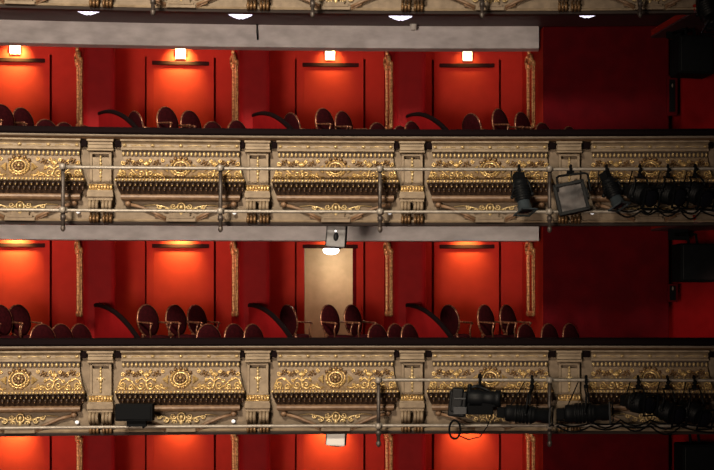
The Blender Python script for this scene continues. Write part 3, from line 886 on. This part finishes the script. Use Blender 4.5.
# loudspeakers on the side wall
ls = None
for k, (u, v, lab) in enumerate([(690, 38, 'black loudspeaker on the side wall of the upper right box'), (692, 244, 'black loudspeaker on the side wall of the lower right box'), (694, 443, 'black loudspeaker at the bottom right corner')]):
    x, y = plan(u, .95)
    if ls is None:
        ls = thing('wall_speaker', lab, 'loudspeaker', group='black loudspeakers on the side wall')
        m = MB(); m.prism([(-.27, -.25), (.27, -.25), (.30, .25), (-.22, .25)], -.55, 0); m.build('cabinet', M['blackmatt'], ls, bevel=.02)
        MB().box((0, -.26, -.275), (.48, .02, .49)).build('grille', M['black'], ls, bevel=.006)
        m = MB()
        m.tube([(-.05, .0, 0), (-.05, .05, .14), (-.05, .55, .16)], .022); m.tube([(.08, .0, 0), (.08, .05, .14), (.08, .55, .16)], .022)
        m.box((.0, .55, .16), (.30, .04, .16)); m.build('bracket', M['blackmatt'], ls)
        o = ls
    else:
        o = copy_tree(ls); o['label'] = lab
    o.location = (x, y, zv(v, y)); o.rotation_euler = (0, 0, radians(14))
wp = None
for u, v0, v1, lab in ((672, 76, 116, 'thin dark framed plate below the upper right loudspeaker'), (672.5, 284, 302, 'thin dark framed plate below the lower right loudspeaker')):
    x, y = plan(u, 1.9)
    t = thing('wall_plate', lab, 'plate', (x, y, zv((v0 + v1) / 2, y)))
    hh = (v1 - v0) / 66.0
    m = MB(); m.box((0, 0, 0), (.16, .05, hh)); m.build('plate', M['darkred'], t, bevel=.01)
    m = MB(); m.box((0, -.03, 0), (.09, .02, hh * .8)); m.build('inset', M['blackmatt'], t)
    m = MB(); m.ball((.0, -.045, hh * .25), (.012, .012, .03)); m.build('latch', M['greyline'], t)

# ---------------------------------------------------------------- box dividers
DIV = {'lower': [(96, 140), (250, 293), (407.5, 454)], 'upper': [(100, 140), (254, 295), (408, 450)]}
for lv in ('upper', 'lower'):
    for k, (ua, ub) in enumerate(DIV[lv]):
        a, b = Vector(plan(ua, 2.42)), Vector(plan(ub, .33))
        zr = off(lv); zt, ze = ZC + .07 + zr, ZC - .44 + zr
        x0 = a; dirv = (b - a); L = dirv.length; dirv.normalize(); nv = Vector((dirv.y, -dirv.x))
        root = thing('box_divider', 'curved dark-capped red divider, %s from left on the %s balcony' % (ORD[k], lv), 'divider', (a.x, a.y, FLOOR_R + zr), group='curved box dividers')
        N = 22; top = []
        for i in range(N + 1):
            t_ = i / N; top.append((t_ * L, zt - (zt - ze) * t_ ** 2.0))
        base = Vector((a.x, a.y, FLOOR_R + zr))
        m = MB(); vs = []
        for s_, z_ in top:
            p_ = a + dirv * s_
            zb_ = (FLOOR_R if s_ < L - 1.38 + .22 + .1 else FLOOR_F) + zr
            for q, w_ in ((-.025, z_), (.025, z_), (.025, zb_), (-.025, zb_)):
                vs.append((p_.x + nv.x * q - base.x, p_.y + nv.y * q - base.y, w_ - .02 * (w_ == z_) - base.z))
        fs = []
        for i in range(N):
            for kk in range(4): fs.append((i * 4 + kk, i * 4 + (kk + 1) % 4, (i + 1) * 4 + (kk + 1) % 4, (i + 1) * 4 + kk))
        fs += [(0, 1, 2, 3), (N * 4, N * 4 + 1, N * 4 + 2, N * 4 + 3)]
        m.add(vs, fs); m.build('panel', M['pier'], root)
        m = MB(); pts = []
        for s_, z_ in top:
            p_ = a + dirv * s_; pts.append((p_.x - base.x, p_.y - base.y, z_ - base.z))
        m.tube(pts, .036, n=8); m.ball(pts[0], .042)
        m.build('cap_rail', M['velvet'], root)

# ---------------------------------------------------------------- chairs
def make_chair():
    root = thing('oval_back_chair', 'x', 'chair')
    # seat
    m = MB()
    prof = [(.13, .40), (.175, .405), (.19, .43), (.185, .455), (.155, .475), (.08, .485)]
    m.lathe(prof, 24); m.build('seat', M['chairvelvet'], root)
    m = MB(); m.lathe([(.175, .345), (.19, .355), (.19, .40), (.175, .405)], 24); m.build('seat_frame', M['chairgilt'], root)
    # legs
    for sx in (-1, 1):
        m = MB(); m.tube([(sx * .14, -.12, .37), (sx * .15, -.13, .25), (sx * .145, -.13, .10), (sx * .15, -.135, 0)], [.024, .022, .015, .013]); m.build('leg', M['chairwood'], root)
        m = MB(); m.tube([(sx * .13, .14, .37), (sx * .14, .16, .22), (sx * .145, .19, 0)], [.024, .019, .015]); m.build('leg', M['chairwood'], root)
    tilt = Matrix.Translation((0, .195, .69)) @ Matrix.Rotation(radians(-9), 4, 'X')
    # oval back
    m = MB()
    A, B, n, kk = .20, .235, 32, 6
    vs = [(0, -.045, 0)]
    for j in range(1, kk + 1):
        t_ = j / kk
        for i in range(n):
            q = 2 * pi * i / n; vs.append((A * t_ * cos(q), -.015 - .03 * (1 - t_ * t_), B * t_ * sin(q)))
    nb = len(vs)
    vs.append((0, .03, 0))
    for j in range(1, kk + 1):
        t_ = j / kk
        for i in range(n):
            q = 2 * pi * i / n; vs.append((A * t_ * cos(q), .015 + .015 * (1 - t_ * t_), B * t_ * sin(q)))
    fs = []
    for o_ in (0, nb):
        for i in range(n): fs.append((o_, o_ + 1 + i, o_ + 1 + (i + 1) % n))
        for j in range(kk - 1):
            for i in range(n):
                a_ = o_ + 1 + j * n; fs.append((a_ + i, a_ + n + i, a_ + n + (i + 1) % n, a_ + (i + 1) % n))
    e1, e2 = 1 + (kk - 1) * n, nb + 1 + (kk - 1) * n
    for i in range(n): fs.append((e1 + i, e1 + (i + 1) % n, e2 + (i + 1) % n, e2 + i))
    m.add(vs, fs, 0, True, tilt); m.build('backrest', M['chairvelvet'], root)
    m = MB(); m.torus((0, 0, 0), A, B, .015, mx=tilt, n=32)
    for sx in (-1, 1): m.tube([(sx * .12, .01, -B * .84), (sx * .15, .0, -.32)], .02, mx=tilt)
    m.build('back_frame', M['chairgilt'], root)
    for sx in (-1, 1):
        m = MB(); m.tube([(sx * .195, .19, .675), (sx * .198, .05, .665), (sx * .194, -.07, .66), (sx * .185, -.10, .645)], [.013, .014, .015, .016])
        ar = m.build('armrest', M['chairgilt'], root)
        m = MB(); m.tube([(sx * .188, -.08, .65), (sx * .183, -.05, .55), (sx * .175, -.07, .39)], [.013, .012, .014]); m.build('arm_post', M['chairgilt'], ar)
    return root
proto = make_chair(); first = True
D_REAR, D_FRONT = 1.72, 0.95
REAR = {'lower': [(0, 40), (19, 36), (148, 36), (176, 36), (197, 34), (289, -44), (330, 36), (353, 34), (450, -44), (486, 36), (508, 36)],
        'upper': [(2, 40), (23, 32), (136, -44), (167.5, 36), (191, 36), (292, -44), (325, 36), (344, 34), (472, -44), (500.5, 36), (523, 36)]}
FRONT = {'lower': [(43, 44), (62, 36), (81, 34), (209, 48), (235, 38), (254, 34), (378, 40), (396.5, 36), (410, 34), (526.5, 40), (550, 40), (571, 38)],
         'upper': [(47, 40), (66, 36), (86, 32), (214, 40), (238, 36), (379, 40), (402, 36), (413.5, 34), (544, 40), (571, 38)]}
def boxno(u): return 0 if u < 101 else 1 if u < 268 else 2 if u < 422 else 3
for lv in ('upper', 'lower'):
    for row, lst, d, fl in (('rear', REAR[lv], D_REAR, FLOOR_R), ('front', FRONT[lv], D_FRONT, FLOOR_F)):
        cnt = {}
        for u, a in lst:
            bx = boxno(u)
            if row == 'rear': d = 2.12 if a < 0 else rear_d(u, PLATFORM[lv][bx][0])
            else: d = min(.92 + (u - [v_ for v_, _ in lst if boxno(v_) == bx][0]) * .0175, 1.30 if bx in (1, 2) else 9)
            if row == 'front' and bx in (1, 2) and u == max(v_ for v_, _ in lst if boxno(v_) == bx): d = .74
            x, y = plan(u, d); cnt[bx] = cnt.get(bx, 0) + 1
            o = proto if first else copy_tree(proto); first = False
            # the backrest sits behind the chair's centre: shift so that the back stands at column u
            be = radians(90 - a)
            dz = Vector((-.195 * sin(be), .195 * cos(be)))
            o.location = (x - dz.x, y - dz.y, fl + off(lv)); o.rotation_euler = (0, 0, be)
            o['label'] = 'oval-back gilt-edged chair, %s in the %s row of the %s balcony\'s %s box' % (ORD[cnt[bx] - 1], row, lv, ORD[bx])
            o['group'] = '%s row chairs on the %s balcony' % (row, lv)

# ---------------------------------------------------------------- lights
def spot(loc, target, energy, col, size, blend, radius):
    l = bpy.data.lights.new('spot', 'SPOT'); l.energy = energy; l.color = col; l.spot_size = radians(size); l.spot_blend = blend; l.shadow_soft_size = radius
    o = bpy.data.objects.new('spot_lamp', l); C.objects.link(o); o.location = loc
    o.rotation_euler = (Vector(target) - Vector(loc)).to_track_quat('-Z', 'Y').to_euler(); return o
def area(loc, target, energy, col, sx, sy):
    l = bpy.data.lights.new('area', 'AREA'); l.energy = energy; l.color = col; l.shape = 'RECTANGLE'; l.size = sx; l.size_y = sy
    o = bpy.data.objects.new('area_lamp', l); C.objects.link(o); o.location = loc
    o.rotation_euler = (Vector(target) - Vector(loc)).to_track_quat('-Z', 'Y').to_euler(); return o
WARM = (0.86, 1.0, 0.27)
GLOW = {'upper': [1.0, 1.0, .42, .20], 'lower': [1.2, 1.0, .30, .62], 'bottom': [1.0, .55, 1.0, .8]}
for lv in GLOW:
    for k, (a, b) in enumerate(DOORS):
        u = (a + b) / 2; z = off(lv); g = GLOW[lv][k]
        x, y = plan(u, 3.27); tx, ty = plan(u, 3.48)
        spot((x, y, ZC + 1.31 + z), (tx, ty, ZC + 1.05 + z), 225 * g ** 1.5, WARM, 96, 1.0, .05)       # downlight close to the door
        x, y = plan(u + 4, 2.33)
        spot((x, y, ZC + 1.28 + z), (tx, ty, ZC + .5 + z), 40 * (.6 + .4 * g), (1.0, .42, .38), 165, .6, .15)   # added unseen fill standing in for bounce off the red box walls
# corridor lamp
x, y = plan(331, 4.45)
l = bpy.data.lights.new('corridor', 'POINT'); l.energy = 7; l.color = (1, .86, .66); l.shadow_soft_size = .12
o = bpy.data.objects.new('corridor_lamp', l); C.objects.link(o); o.location = (x, y - .05, ZC + .72)
# auditorium lights
spot((-6.0, 0.0, 18.0), (-5.4, 22, 6.9), 36000, (1.0, .87, .68), 38, 1.0, 1.5)
spot((-6.0, -3.0, 2.6), (-5.6, 22, 4.8), 13600, (1.0, .80, .62), 50, 1.0, 2.6)  # added low fill standing in for light bounced across the auditorium
w = bpy.data.worlds.new('world'); bpy.context.scene.world = w; w.use_nodes = True
w.node_tree.nodes['Background'].inputs['Color'].default_value = (.05, .02, .02, 1)
w.node_tree.nodes['Background'].inputs['Strength'].default_value = .12
# added spots without a fixture, brightening the side wall
x, y = plan(728, 1.2)
spot((5.0, 17.5, ZC + 4.6), (x, y, ZC + 2.2), 900, (1, .5, .4), 17, 1, .2)
spot((5.0, 17.5, ZC + 1.6), (x, y, ZC - .3), 900, (1, .5, .4), 17, 1, .2)

# ---------------------------------------------------------------- camera
cam = bpy.data.cameras.new('camera'); co = bpy.data.objects.new('camera', cam); C.objects.link(co)
co.location = (0, 0, ZC); co.rotation_euler = (pi / 2, 0, 0)
cam.sensor_width = 36; cam.lens = F_PX * 36 / 714.0
cam.shift_x = -(U0 - 357) / 714.0; cam.shift_y = (VH - 235) / 714.0
cam.clip_end = 200
sc = bpy.context.scene; sc.camera = co
sc.view_settings.view_transform = 'Standard'
sc.view_settings.look = 'None'
sc.cycles.use_denoising = True
sc.cycles.max_bounces = 8
sc.cycles.sample_clamp_indirect = 6
